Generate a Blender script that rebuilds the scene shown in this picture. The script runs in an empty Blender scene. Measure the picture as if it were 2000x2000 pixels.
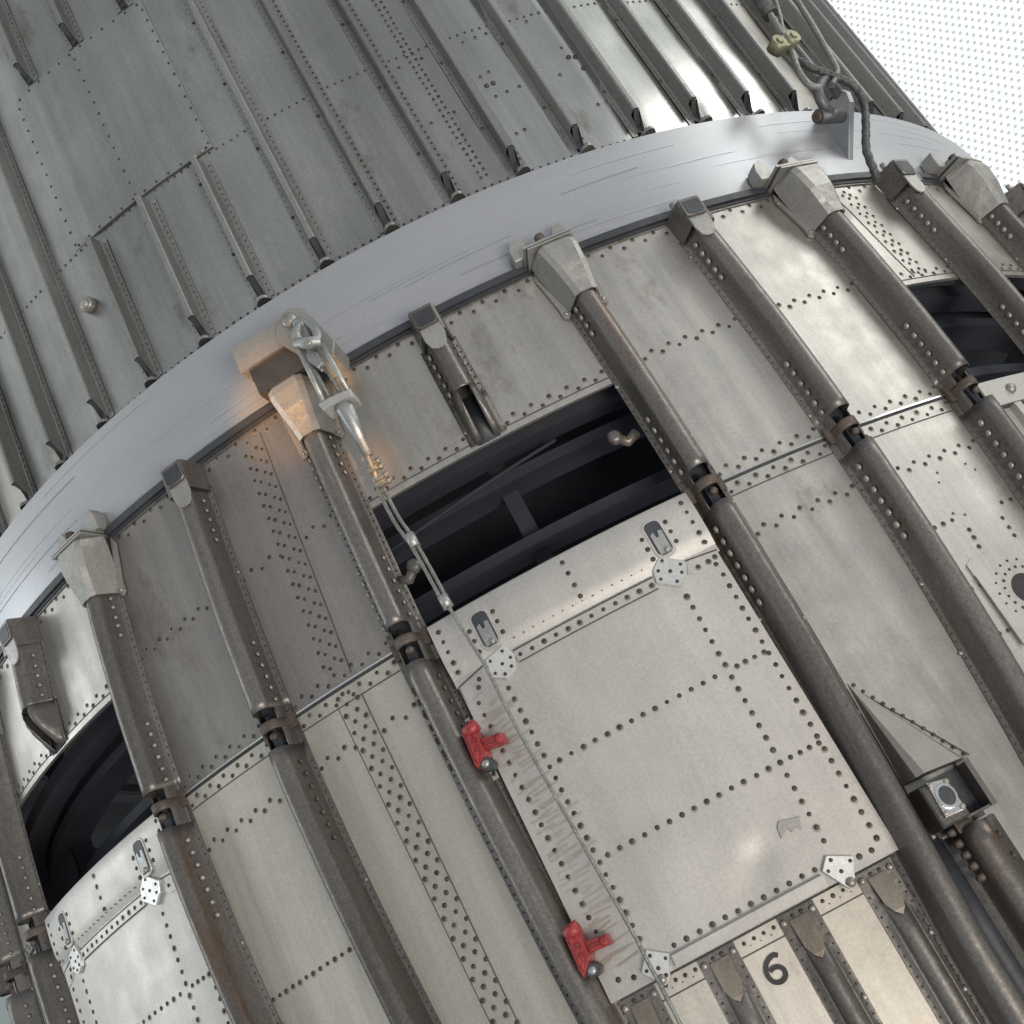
import bpy, math, random
from mathutils import Vector, Matrix, noise
from math import sin, cos, pi
random.seed(7)
S = 1.5            # metres per body radius: the rocket is 3 m across
scene = bpy.context.scene
COL = scene.collection

# ------------------------------------------------------------------ camera
def cam_axes(y, p, r):
    f = Vector((sin(y)*cos(p), cos(y)*cos(p), sin(p))); rt = Vector((cos(y), -sin(y), 0)); up = rt.cross(f)
    c, s = cos(r), sin(r)
    return c*rt+s*up, -s*rt+c*up, f
cr, cu, cf = cam_axes(.0076, .3984, -.4935)
cd = bpy.data.cameras.new('camera'); cam = bpy.data.objects.new('camera', cd); COL.objects.link(cam)
cam.matrix_world = Matrix(((cr.x, cu.x, -cf.x, 0), (cr.y, cu.y, -cf.y, -2.0729*S), (cr.z, cu.z, -cf.z, 0), (0, 0, 0, 1)))
cd.sensor_width = 36; cd.lens = 2.3249*18; cd.clip_start = .05; cd.clip_end = 200
scene.camera = cam
# ------------------------------------------------------------------ world, lamps, exposure
w = bpy.data.worlds.new('World'); scene.world = w; w.use_nodes = True
bg = w.node_tree.nodes['Background']; bg.inputs[0].default_value = (.90, .94, 1.0, 1); bg.inputs[1].default_value = .42
def area(name, loc, target, size, sizey, power, col):
    l = bpy.data.lights.new(name, 'AREA'); l.shape = 'RECTANGLE'; l.size = size; l.size_y = sizey; l.energy = power; l.color = col
    o = bpy.data.objects.new(name, l); COL.objects.link(o); o.location = loc
    o.rotation_euler = (Vector(target)-Vector(loc)).to_track_quat('-Z', 'Y').to_euler(); return o
area('daylight_right', (5.2, -2.5, 2.6), (.5, -1.2, .6), 2.1, 3.4, 84, (1.0, .985, .95))
area('daylight_left', (-5.4, -1.3, 1.9), (-.7, -1.1, .4), 1.4, 2.6, 46, (.93, .97, 1.0))
area('front_fill_light', (2.0, -6.2, -2.4), (.1, -1.5, .2), 3.0, 1.6, 205, (1.0, .905, .795))  # unseen warm front fill, added to brighten the hatch and lower panels
def spot(loc, tgt, ang, e):
    sp = bpy.data.lights.new('warm_spot', 'SPOT'); sp.energy = e; sp.color = (1, .47, .13); sp.spot_size = math.radians(ang); sp.spot_blend = .8; sp.shadow_soft_size = .02
    so = bpy.data.objects.new('warm_spot', sp); COL.objects.link(so); so.location = loc
    so.rotation_euler = (Vector(tgt)-Vector(loc)).to_track_quat('-Z', 'Y').to_euler()
spot((-2.6, -5.0, -1.2), (-.225, -1.5, 1.03), 2.9, 1100)
spot((.9, -5.2, -1.4), (-.140, -1.5, .860), 1.3, 900)  # second spot added in place of the first one's reflection off the rib
scene.view_settings.view_transform = 'Standard'; scene.view_settings.look = 'None'
scene.view_settings.exposure = 0.35; scene.view_settings.gamma = 1; scene.view_settings.use_curve_mapping = False
scene.render.engine = 'CYCLES'

# ------------------------------------------------------------------ helpers
T0, DL, HW = .0228, .1576, .0205
def kz(k, z):                                   # angle of longitudinal line k of the lower stage at height z
    d = max(-.45, min(.33, z-.38))/.3
    return T0+(k-5)*DL*(1.015-.045*d*d)
def P(th, r, z): return Vector((r*sin(th), -r*cos(th), z))*S

class MB:
    def __init__(s): s.v = []; s.f = []; s.m = []; s.s = []; s.D = None; s.dents = []
    def pt(s, p): s.v.append(p); return len(s.v)-1
    def face(s, idx, m=0, sm=False): s.f.append(tuple(idx)); s.m.append(m); s.s.append(sm)
    def grid(s, rows, m=0, sm=True, closed=False, flip=False):
        n = len(rows[0]); base = len(s.v)
        for r in rows: s.v.extend(r)
        for i in range(len(rows)-1):
            for j in range(n if closed else n-1):
                a = base+i*n+j; b = base+i*n+(j+1) % n; c = b+n; d = a+n
                s.face((a, b, c, d) if not flip else (d, c, b, a), m, sm)
        return base
    def sheet(s, t0, t1, z0, z1, r0, r1, nt=8, nz=12, m=0, amp=0., seed=0., fs=6.):
        """curved plate from inner radius r0 to outer radius r1; t0,t1 may be functions of z"""
        T0f = t0 if callable(t0) else (lambda z: t0); T1f = t1 if callable(t1) else (lambda z: t1)
        out = []; inn = []
        def D(t, z):
            if not amp: return 0
            a, b = T0f(z), T1f(z); f = (z-z0)/(z1-z0); g = (t-a)/(b-a) if b != a else .5
            if not (0 < f < 1 and 0 < g < 1): return 0
            e = min(1, 4*min(f, 1-f))*min(1, 4*min(g, 1-g)); d = amp*(.35+.65*e)*noise.noise(Vector((t*fs*1.6+seed, z*fs*.9+seed*1.7, seed)))
            for (dt, dz, dr, da) in s.dents: d += da*math.exp(-((t-dt)**2+(z-dz)**2)/dr**2)
            return d
        if amp: s.D = D
        for i in range(nz+1):
            z = z0+(z1-z0)*i/nz; a, b = T0f(z), T1f(z); ro = []; ri = []
            for j in range(nt+1):
                t = a+(b-a)*j/nt; d = D(t, z)
                ro.append(P(t, r1+d, z)); ri.append(P(t, r0, z))
            out.append(ro); inn.append(ri)
        s.grid(out, m, True); s.grid(inn, m, True, flip=True)
        for rows in ((out[0], inn[0]), (inn[-1], out[-1])): s.grid([list(rows[1]), list(rows[0])], m, False)
        s.grid([[r[0] for r in out], [r[0] for r in inn]], m, False); s.grid([[r[-1] for r in inn], [r[-1] for r in out]], m, False)
    def box(s, t0, t1, r0, r1, z0, z1, m=0, nt=3): s.sheet(t0, t1, z0, z1, r0, r1, nt, 1, m)
    def dome(s, t, r, z, rad, h, m=1, n=8, tang=0, flat=.55):
        """rivet or bolt head; tang: 0 faces outwards, +-1 faces sideways"""
        if h < .0014: t += random.uniform(-.00028, .00028); z += random.uniform(-.00028, .00028); rad *= random.uniform(.9, 1.08)
        c = P(t, r+(s.D(t, z) if s.D and not tang else 0), z); er = Vector((sin(t), -cos(t), 0)); et = Vector((cos(t), sin(t), 0)); ez = Vector((0, 0, 1))
        if tang: ax, u, v = et*tang, ez, er
        else: ax, u, v = er, et, ez
        if not tang and h <= .00135 and getattr(s, 'halo', None) is not None and random.random() < .75:
            q = random.uniform(1.15, 1.6); hb = [c+er*(.00025*S)+(u*cos(2*pi*i/n)+v*(sin(2*pi*i/n)-.15))*rad*q*S for i in range(n)]; b = len(s.v); s.v.extend(hb); s.face(range(b, b+n), s.halo, False)
        rings = []
        for (q, hh) in ((1, -.2), (1, .35), (.62, .88)):
            rings.append([c+(u*cos(2*pi*i/n)+v*sin(2*pi*i/n))*rad*q*S+ax*h*hh*S for i in range(n)])
        b = s.grid(rings, m, True, closed=True); s.face(range(b+2*n, b+3*n), m, True)
    def tube(s, pts, rad, m=0, n=8, caps=True, twist=0):
        pts = [Vector(p) for p in pts]; rows = []; up = Vector((.3, .2, .93)); rr = rad if callable(rad) else (lambda f: rad)
        L = len(pts)-1
        for i, p in enumerate(pts):
            d = (pts[min(i+1, L)]-pts[max(i-1, 0)]).normalized(); x = d.cross(up)
            if x.length < 1e-4: x = d.cross(Vector((1, 0, 0)))
            x.normalize(); y = x.cross(d); y.normalize(); up = y
            q = rr(i/L)*S
            rows.append([p+(x*cos(2*pi*j/n)+y*sin(2*pi*j/n))*q*(1+(.10*cos(3*(2*pi*j/n+i*twist)) if twist else 0)) for j in range(n)])
        b = s.grid(rows, m, True, closed=True)
        if caps: s.face(reversed(range(b, b+n)), m); s.face(range(b+L*n, b+L*n+n), m)
    def prism(s, poly, r0, r1, m=0, bev=.0006):
        """polygon of (theta, z) points lifted from r0 to r1 with a small bevel"""
        n = len(poly); ct = sum(p[0] for p in poly)/n; cz = sum(p[1] for p in poly)/n
        ext = max(max(abs(p[0]-ct), abs(p[1]-cz)) for p in poly); k = 1-bev/ext
        a = sum(poly[i][0]*poly[(i+1) % n][1]-poly[(i+1) % n][0]*poly[i][1] for i in range(n))
        if a < 0: poly = list(reversed(poly))
        rows = [[P(t, r0, z) for t, z in poly], [P(t, r1-bev, z) for t, z in poly], [P(ct+(t-ct)*k, r1, cz+(z-cz)*k) for t, z in poly]]
        b = s.grid(rows, m, False, closed=True); s.face(range(b+2*n, b+3*n), m); s.face(reversed(range(b, b+n)), m)
    def loft(s, secs, m=0, sm=False, cap=True, closed=True):
        b = s.grid(secs, m, sm, closed=closed); n = len(secs[0])
        if cap: s.face(reversed(range(b, b+n)), m); s.face(range(b+(len(secs)-1)*n, b+len(secs)*n), m)
    def build(s, name, mats, parent=None, bevel=0, solid=0):
        me = bpy.data.meshes.new(name); me.from_pydata([tuple(v) for v in s.v], [], s.f)
        for m in mats: me.materials.append(m)
        for p, mi, sm in zip(me.polygons, s.m, s.s): p.material_index = mi; p.use_smooth = sm
        me.update(); o = bpy.data.objects.new(name, me); COL.objects.link(o)
        if parent is not None: o.parent = parent
        if bevel:
            b = o.modifiers.new('bevel', 'BEVEL'); b.width = bevel*S; b.segments = 2; b.limit_method = 'ANGLE'; b.angle_limit = math.radians(40)
        if solid:
            b = o.modifiers.new('solid', 'SOLIDIFY'); b.thickness = solid*S; b.offset = -1
        return o
def thing(name, label, cat, group=None):
    o = bpy.data.objects.new(name, None); COL.objects.link(o); o.empty_display_size = .2
    o['label'] = label; o['category'] = cat
    if group: o['group'] = group
    return o
def tag(o, label, cat=None, kind=None):
    if label: o['label'] = label
    if cat: o['category'] = cat
    if kind: o['kind'] = kind
    return o

# ------------------------------------------------------------------ materials
def mat(name, c1, c2, metallic=.8, rough=.45, rvar=.12, scale=3., stretch=(1, 1, .35), bump=.15, bscale=40, c3=None, spots=.0, grain=.12, coat=0, streak=.0, vary=.0):
    m = bpy.data.materials.new(name); m.use_nodes = True; nt = m.node_tree; N = nt.nodes; Lk = nt.links
    b = N['Principled BSDF']
    geo = N.new('ShaderNodeNewGeometry'); mp = N.new('ShaderNodeMapping'); mp.inputs['Scale'].default_value = stretch
    Lk.new(geo.outputs['Position'], mp.inputs['Vector'])
    n1 = N.new('ShaderNodeTexNoise'); n1.inputs['Scale'].default_value = scale; n1.inputs['Detail'].default_value = 7; n1.inputs['Roughness'].default_value = .62
    Lk.new(mp.outputs[0], n1.inputs['Vector'])
    rp = N.new('ShaderNodeValToRGB'); rp.color_ramp.elements[0].position = .33; rp.color_ramp.elements[1].position = .67
    rp.color_ramp.elements[0].color = (*c1, 1); rp.color_ramp.elements[1].color = (*c2, 1); Lk.new(n1.outputs[0], rp.inputs[0])
    col = rp.outputs[0]
    n2 = N.new('ShaderNodeTexNoise'); n2.inputs['Scale'].default_value = bscale; n2.inputs['Detail'].default_value = 5; Lk.new(geo.outputs['Position'], n2.inputs['Vector'])
    if c3:
        n3 = N.new('ShaderNodeTexNoise'); n3.inputs['Scale'].default_value = scale*3.1; n3.inputs['Detail'].default_value = 9; n3.inputs['Roughness'].default_value = .7
        Lk.new(mp.outputs[0], n3.inputs['Vector']); r3 = N.new('ShaderNodeValToRGB'); r3.color_ramp.elements[0].position = .60-spots; r3.color_ramp.elements[1].position = .72-spots*.6
        Lk.new(n3.outputs[0], r3.inputs[0]); mx = N.new('ShaderNodeMixRGB'); mx.inputs[2].default_value = (*c3, 1); Lk.new(r3.outputs[0], mx.inputs[0]); Lk.new(col, mx.inputs[1]); col = mx.outputs[0]
    ng = N.new('ShaderNodeTexNoise'); ng.inputs['Scale'].default_value = 260; ng.inputs['Detail'].default_value = 3; Lk.new(geo.outputs['Position'], ng.inputs['Vector'])
    rg = N.new('ShaderNodeMapRange'); rg.inputs[1].default_value = .25; rg.inputs[2].default_value = .75; rg.inputs[3].default_value = 1-grain; rg.inputs[4].default_value = 1+grain
    Lk.new(ng.outputs[0], rg.inputs[0]); mg = N.new('ShaderNodeVectorMath'); mg.operation = 'SCALE'; Lk.new(col, mg.inputs[0]); Lk.new(rg.outputs[0], mg.inputs['Scale'])
    fac = mg.outputs[0]
    if streak:
        ms = N.new('ShaderNodeMapping'); ms.inputs['Scale'].default_value = (26, 26, 1.1); Lk.new(geo.outputs['Position'], ms.inputs['Vector'])
        nst = N.new('ShaderNodeTexNoise'); nst.inputs['Scale'].default_value = 1; nst.inputs['Detail'].default_value = 6; nst.inputs['Roughness'].default_value = .7; Lk.new(ms.outputs[0], nst.inputs['Vector'])
        rs = N.new('ShaderNodeMapRange'); rs.inputs[1].default_value = .30; rs.inputs[2].default_value = .62; rs.inputs[3].default_value = 1-streak; rs.inputs[4].default_value = 1.04; Lk.new(nst.outputs[0], rs.inputs[0])
        m2 = N.new('ShaderNodeVectorMath'); m2.operation = 'SCALE'; Lk.new(fac, m2.inputs[0]); Lk.new(rs.outputs[0], m2.inputs['Scale']); fac = m2.outputs[0]
    if vary:
        oi = N.new('ShaderNodeObjectInfo'); ro = N.new('ShaderNodeMapRange'); ro.inputs[3].default_value = 1-vary; ro.inputs[4].default_value = 1+vary; Lk.new(oi.outputs['Random'], ro.inputs[0])
        m3 = N.new('ShaderNodeVectorMath'); m3.operation = 'SCALE'; Lk.new(fac, m3.inputs[0]); Lk.new(ro.outputs[0], m3.inputs['Scale']); fac = m3.outputs[0]
    Lk.new(fac, b.inputs['Base Color'])
    b.inputs['Metallic'].default_value = metallic
    rr = N.new('ShaderNodeMapRange'); rr.inputs[1].default_value = .3; rr.inputs[2].default_value = .7; rr.inputs[3].default_value = max(.04, rough-rvar); rr.inputs[4].default_value = rough+rvar
    mix = N.new('ShaderNodeMath'); mix.operation = 'ADD'; h = N.new('ShaderNodeMath'); h.operation = 'MULTIPLY'; h.inputs[1].default_value = .5; h2 = N.new('ShaderNodeMath'); h2.operation = 'MULTIPLY'; h2.inputs[1].default_value = .5
    Lk.new(n1.outputs[0], h.inputs[0]); Lk.new(n2.outputs[0], h2.inputs[0]); Lk.new(h.outputs[0], mix.inputs[0]); Lk.new(h2.outputs[0], mix.inputs[1])
    Lk.new(mix.outputs[0], rr.inputs[0]); Lk.new(rr.outputs[0], b.inputs['Roughness'])
    bp = N.new('ShaderNodeBump'); bp.inputs['Strength'].default_value = bump; bp.inputs['Distance'].default_value = .004
    Lk.new(n2.outputs[0], bp.inputs['Height']); Lk.new(bp.outputs[0], b.inputs['Normal'])
    if coat: b.inputs['Coat Weight'].default_value = coat; b.inputs['Coat Roughness'].default_value = .25
    return m
M = {}
M['skin'] = mat('aged_aluminium', (.32, .305, .28), (.475, .46, .43), .78, .41, .12, 2.0, (1, 1, .6), .07, 26, (.235, .215, .185), .02, .10, streak=.18, vary=.06)
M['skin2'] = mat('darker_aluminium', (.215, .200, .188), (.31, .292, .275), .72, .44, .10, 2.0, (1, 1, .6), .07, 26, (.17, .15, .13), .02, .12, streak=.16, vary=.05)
M['streak'] = mat('dirt_streak', (.30, .262, .215), (.40, .365, .32), .3, .55, .1, 20, (1, 1, 1), .1, 50)
M['halo'] = mat('rivet_dirt', (.23, .21, .175), (.32, .30, .26), .5, .5, .08, 30, (1, 1, 1), .1, 60)
M['door'] = mat('pale_aluminium', (.40, .385, .36), (.52, .505, .475), .55, .46, .10, 1.8, (1, 1, .6), .06, 22, (.33, .305, .27), .01, .10, streak=.08)
M['cream'] = mat('cream_aluminium', (.41, .385, .33), (.53, .505, .45), .6, .42, .12, 2.2, (1, 1, .25), .08, 22, (.31, .275, .215), .01, .1, streak=.18, vary=.05)
M['uskin'] = mat('grey_green_aluminium', (.235, .242, .236), (.39, .395, .38), .82, .33, .12, 2.2, (1, 1, .6), .08, 16, (.17, .16, .125), .0, .12, streak=.2, vary=.09)
M['polish'] = mat('polished_aluminium', (.40, .40, .38), (.58, .58, .55), 1.0, .20, .10, 2.6, (1, 1, .35), .06, 10, (.28, .25, .19), .0, .06, streak=.2)
M['brown'] = mat('tarnished_magnesium', (.098, .089, .081), (.205, .193, .181), .62, .40, .12, 4, (1, 1, .13), .25, 50, (.13, .085, .055), .03, .25, streak=.28, vary=.10)
M['ustr'] = mat('dull_extrusion', (.19, .19, .18), (.33, .335, .32), .7, .36, .12, 5, (1, 1, .15), .2, 40, (.12, .11, .08), .0, .2)
M['rust'] = mat('rusty_steel', (.075, .058, .048), (.13, .105, .088), .4, .6, .1, 14, (1, 1, 1), .5, 70, (.05, .04, .035), .04, .2)
M['cast'] = mat('cast_alloy', (.27, .265, .25), (.37, .365, .345), .6, .46, .1, 6, (1, 1, .6), .35, 60, (.18, .165, .14), -.02)
M['ring'] = mat('blue_grey_paint', (.315, .328, .348), (.375, .388, .405), .4, .34, .04, .8, (1, 1, 7), .015, 5, None, 0, .05)
M['rivet'] = mat('dirty_rivet', (.035, .033, .028), (.085, .08, .068), .5, .55, .1, 30, (1, 1, 1), .2, 80)
M['bolt'] = mat('dull_bolt', (.22, .21, .19), (.38, .36, .33), .6, .42, .1, 30, (1, 1, 1), .2, 80)
M['dark'] = mat('dark_seal_and_shade', (.030, .033, .038), (.055, .060, .068), .2, .5, .1, 12, (1, 1, 1), .2, 60)  # real seals, plus the shade painted into holes, mouths and recesses
M['line'] = mat('seam_grime', (.055, .050, .044), (.10, .095, .085), .2, .7, .05, 20, (1, 1, 1), .1, 60)
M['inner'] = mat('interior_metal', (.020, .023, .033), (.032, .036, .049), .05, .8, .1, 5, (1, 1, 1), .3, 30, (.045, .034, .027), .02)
M['steel'] = mat('galvanised_steel', (.27, .28, .28), (.42, .43, .42), .75, .46, .1, 18, (1, 1, 1), .3, 60)
M['wire'] = mat('wire_rope', (.15, .155, .14), (.25, .255, .235), .5, .45, .1, 40, (1, 1, 1), .6, 160)
M['fairing'] = mat('fairing_sheet', (.17, .165, .15), (.25, .24, .22), .35, .5, .1, 3, (1, 1, .5), .1, 30, (.22, .13, .07), .0, .1)
M['tongue'] = mat('stained_tongue', (.17, .145, .115), (.27, .24, .195), .4, .5, .1, 8, (1, 1, .5), .2, 40, (.12, .08, .05), .03, .15)
M['reddark'] = mat('red_enamel_recess_shade', (.12, .012, .015), (.19, .02, .022), .05, .5, .1, 14, (1, 1, 1), .5, 50)  # darker copy of the red, paints shade into clamp recesses and grooves
M['dwire'] = mat('dark_wire_rope', (.06, .065, .065), (.12, .125, .12), .6, .5, .1, 40, (1, 1, 1), .8, 160)
M['brass'] = mat('tarnished_brass', (.16, .16, .10), (.28, .27, .18), .6, .5, .1, 20, (1, 1, 1), .3, 60)
M['red'] = mat('red_enamel', (.20, .016, .020), (.33, .032, .034), .05, .45, .14, 22, (1, 1, 1), .6, 60, (.09, .012, .014), .05, .2, coat=.15)
M['white'] = mat('chalky_white', (.30, .30, .285), (.38, .38, .36), .1, .5, .1, 10, (1, 1, 1), .2, 50)
M['plate'] = mat('bright_plate', (.52, .53, .52), (.64, .65, .63), .6, .38, .08, 9, (1, 1, 1), .08, 40)
M['shine'] = mat('bare_edge', (.62, .62, .60), (.78, .77, .74), .95, .2, .05, 8, (1, 1, 1), .1, 30)
M['ink_and_hole'] = mat('black_paint_and_hole_shade', (.012, .011, .012), (.03, .028, .028), 0, .6, .05, 20, (1, 1, 1), .1, 50)
M['tape'] = mat('stained_rippled_sheet', (.38, .34, .28), (.52, .49, .43), .5, .36, .12, 2.0, (1, 1, 13), .6, 9, (.24, .18, .12), .0)
# ================================================================== LOWER STAGE
lower = thing('lower_rocket_stage', 'lower riveted silver rocket stage with brown ribs, dark openings and hatches', 'rocket stage')
ZT, ZW, ZS = .690, .530, .3840
def zigzag(mb, ta, tb, z, pitch=.0100, dz=.0031, rad=.0022, r=1.0, m=1):
    n = max(1, int(abs(tb-ta)/pitch))
    for i in range(n+1):
        t = ta+(tb-ta)*i/n; mb.dome(t, r, z+(dz if i % 2 else -dz), rad, .0012, m)
def row(mb, a, b, n, rad=.0022, r=1.0, m=1, h=.0012):
    for i in range(n):
        f = i/(n-1) if n > 1 else 0
        mb.dome(a[0]+(b[0]-a[0])*f, r, a[1]+(b[1]-a[1])*f, rad*random.uniform(.93, 1.07), h, m)
def seamline(mb, a, b, r, wd=.0006, m=2):
    """thin dark joint between two sheets"""
    dt, dz = b[0]-a[0], b[1]-a[1]; L = math.hypot(dt, dz); nx, nz = -dz/L*wd, dt/L*wd; n = max(2, int(L/.03))
    n = max(n, 12); g = lambda t, z: r+.0004+(mb.D(t, z) if mb.D else 0)
    up = [P(a[0]+dt*i/n+nx, g(a[0]+dt*i/n, a[1]+dz*i/n), a[1]+dz*i/n+nz) for i in range(n+1)]; lo = [P(a[0]+dt*i/n-nx, g(a[0]+dt*i/n, a[1]+dz*i/n), a[1]+dz*i/n-nz) for i in range(n+1)]
    mb.grid([lo, up], m, True)
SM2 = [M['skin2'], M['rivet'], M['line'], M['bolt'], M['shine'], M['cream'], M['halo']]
SM = [M['skin'], M['rivet'], M['line'], M['bolt'], M['shine'], M['cream'], M['halo']]
WIN = {0: 0, 1: 0, 4: 1, 5: 1, 8: 2, 9: 2}
for k in range(-4, 14):
    mb = MB(); mb.halo = 6; mb.dents = [(kz(k, .5)+random.uniform(.03, .13), random.uniform(.44, .66), random.uniform(.012, .035), random.uniform(-.0011, .0009)) for _ in range(4)]; z0 = ZW if k in WIN else ZS+.0025
    a = (lambda z, k=k: kz(k, z)); b = (lambda z, k=k: kz(k+1, z))
    mb.sheet(a, b, z0, ZT, .9955, 1.0, 16, 30, 0, .0013, k*3.1)
    ea = lambda z: kz(k, z)+HW+.003; eb = lambda z: kz(k+1, z)-HW-.003
    zigzag(mb, ea(.68), eb(.68), .6782, .0118); 
    if not (3 <= k < 4): zigzag(mb, ea(.5435), eb(.5435), .5435, .0100)
    if k in WIN:
        seamline(mb, (ea(.537)-.003, .5373), (eb(.537)+.003, .5373), 1.0)
    else:
        zigzag(mb, ea(.394), eb(.394), .3948, .0098)
    if k == 3:
        for i in range(17):
            z = .6628-i*.0157; s = i/16
            for t, dz in ((-.2145, 0), (-.2085, -.0055), (-.200, .001), (-.1945, -.0045)):
                if abs(z+dz-.5435) > .004 or t < -.2: mb.dome(t-.0148*s, 1, z+dz, .0021, .0012)
        seamline(mb, (-.189, .6768), (-.205, .3909), 1.0); zigzag(mb, -.272, -.224, .5432, .0100); zigzag(mb, -.190, -.157, .5446, .0100)
    if k == 8:
        for i in range(9):
            z = .6700-i*.0150; s = i/8
            for t, dz in ((.552, 0), (.5585, -.0055), (.564, .000), (.5705, -.0055)): mb.dome(t+.019*s, 1, z+dz, .0020, .0012)
        seamline(mb, (.537, .6765), (.567, .5394), 1.0, .0008)
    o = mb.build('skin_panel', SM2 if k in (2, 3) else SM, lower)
# lower band skin
for k in range(-4, 14):
    if k in (0, 1, 4, 5): continue
    mb = MB(); mb.halo = 6; mm = 5 if k in (2, 3, 9, 8) else 0
    mb.dents = [(kz(k, .2)+random.uniform(.03, .13), random.uniform(-.1, .36), random.uniform(.012, .04), random.uniform(-.0011, .0009)) for _ in range(6)]
    a = (lambda z, k=k: kz(k, z)); b = (lambda z, k=k: kz(k+1, z))
    if k == 7: mb.dents = []
    mb.sheet(a, b, -.75, ZS-.0025, .9955, 1.0, 16, 44, mm, .0016 if k != 7 else .0007, k*2.3+11)
    ea = lambda z: kz(k, z)+HW+.003; eb = lambda z: kz(k+1, z)-HW-.003
    if k not in (8, 9):
        zigzag(mb, ea(.37), eb(.37), .3735, .0098)
        seamline(mb, (ea(.366)-.003, .3662), (eb(.366)+.003, .3662), 1.0)
    if k in (2, 6, 7, 10, -1, -2): zigzag(mb, ea(.325), eb(.325), .3240, .0100)
    if k == 2: row(mb, (ea(.1625), .1615), (eb(.1625)+.003, .1635), 13)
    if k == 3:
        zigzag(mb, ea(.327), -.232, .3270, .0100); zigzag(mb, -.198, eb(.326), .3263, .0100)
        for i in range(44):
            z = .3750-i*.0192; s = max(0, min(1, i/17.))
            for t, dz in ((-.2285, 0), (-.2222, -.0096), (-.2155, 0), (-.2090, -.0096)):
                if z+dz > -.7: mb.dome(t+.0125*s, 1, z+dz, .0023, .0013)
        seamline(mb, (-.204, .3655), (-.193, -.06), 1.0); seamline(mb, (-.2325, .3655), (-.214, -.06), 1.0, .0004)
    if k == 7:
        for p in [(0.3705, 0.2567), (0.3816, 0.2567), (0.3934, 0.2565), (0.4038, 0.2416), (0.4026, 0.2323), (0.4014, 0.2225), (0.4008, 0.2125), (0.4003, 0.2026), (0.4474, 0.2396), (0.4468, 0.2287), (0.4464, 0.2190), (0.4449, 0.2098), (0.3645, 0.1880), (0.3757, 0.1875), (0.3871, 0.1871), (0.3612, 0.1399), (0.3718, 0.1389), (0.3833, 0.1387), (0.4587, 0.2546), (0.4716, 0.2542)]:
            mb.dome(p[0], 1, p[1], .0023, .0013)
        for p in [(0.4101, 0.2571), (0.4075, 0.2975), (0.4127, 0.3078), (0.3987, 0.2625), (0.4564, 0.2969), (0.4501, 0.3061)]: mb.dome(p[0], 1, p[1], .0012, .0008)
    mb.build('skin_panel', SM, lower)
# doubler with a round opening at the right
mb = MB(); hc = (0.4177, 0.1672); oc = [(0.3829, 0.1999), (0.3775, 0.1293)]
HR = .0160
def ring_face(mb, ct, cz, rin, tw, zh, r0, r1, m, n=40):
    inner = [(ct+rin*cos(2*pi*i/n), cz+rin*sin(2*pi*i/n)) for i in range(n)]; outer = []
    for i in range(n):
        c, s_ = cos(2*pi*i/n), sin(2*pi*i/n); q = min(tw/abs(c) if abs(c) > 1e-6 else 9, zh/abs(s_) if abs(s_) > 1e-6 else 9); outer.append((ct+q*c, cz+q*s_))
    mid = lambda f: [P(a[0]+(b_[0]-a[0])*f, r1, a[1]+(b_[1]-a[1])*f) for a, b_ in zip(inner, outer)]
    mb.grid([mid(f/4) for f in range(5)], m, True, closed=True, flip=True); mb.grid([mid(1), [P(t, r0, z) for t, z in outer]], m, False, closed=True, flip=True)
ring_face(mb, hc[0], hc[1], HR, .043, .047, .9990, 1.0020, 0)
for i in range(18):
    a = 2*pi*i/18; mb.dome(hc[0]+1.45*HR*cos(a), 1.0020, hc[1]+1.45*HR*sin(a), .0016, .0008)
    mb.dome(hc[0]+1.95*HR*cos(a+.17), 1.0020, hc[1]+1.95*HR*sin(a+.17), .0014, .0007)
seamline(mb, (hc[0]-.043, hc[1]-.047), (hc[0]-.043, hc[1]+.030), 1.0019, .0008)
b = mb.pt(P(hc[0], 1.0016, hc[1])); mb.grid([[P(hc[0]+HR*cos(2*pi*i/40), 1.0016, hc[1]+HR*sin(2*pi*i/40)) for i in range(40)], [P(hc[0], 1.0016, hc[1])]*40], 3, True, closed=True)  # darkness of the opening painted as a black disc
mb.build('round_port', [M['skin'], M['rivet'], M['line'], M['ink_and_hole']], lower)

# seam strip round the waist and lip at the top
mb = MB()
mb.sheet(-1.5, 1.6, ZS-.0005, ZS+.0030, .985, 1.0012, 90, 1, 0); mb.sheet(-1.5, 1.6, ZS-.0032, ZS-.0006, .985, .9995, 90, 1, 1)
for a, b in ((0, 2), (4, 6), (8, 10)): pass
mbs = []
for a, b in ((-4, 0), (2, 4), (6, 8), (10, 14)):
    q = MB(); t0, t1 = kz(a, ZS)+(.02 if a > 0 else 0), kz(b, ZS)-.01
    q.sheet(t0, t1, ZS+.0004, ZS+.0022, .985, 1.0020, 24, 1, 0); q.sheet(t0, t1, ZS-.0034, ZS+.0004, .985, .9990, 24, 1, 1)
    q.build('waist_seam_strip', [M['shine'], M['dark']], lower)
mb = MB()
mb.sheet(-pi*.99, pi*.99, .6900, .6985, .975, 1.0060, 200, 1, 0); mb.sheet(-pi*.99, pi*.99, .6862, .6898, .975, 1.0030, 200, 1, 0); mb.sheet(-pi*.99, pi*.99, .6835, .6860, .975, 1.0016, 200, 1, 1)
mb.build('top_lip', [M['dark'], M['brown']], lower)
# back of the body, seen only from the side
mb = MB(); mb.sheet(kz(14, .4), 2*pi+kz(-4, .4), -.75, .69, .99, 1.0, 60, 4, 0); mb.build('rear_skin', [M['skin']], lower)

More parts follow.
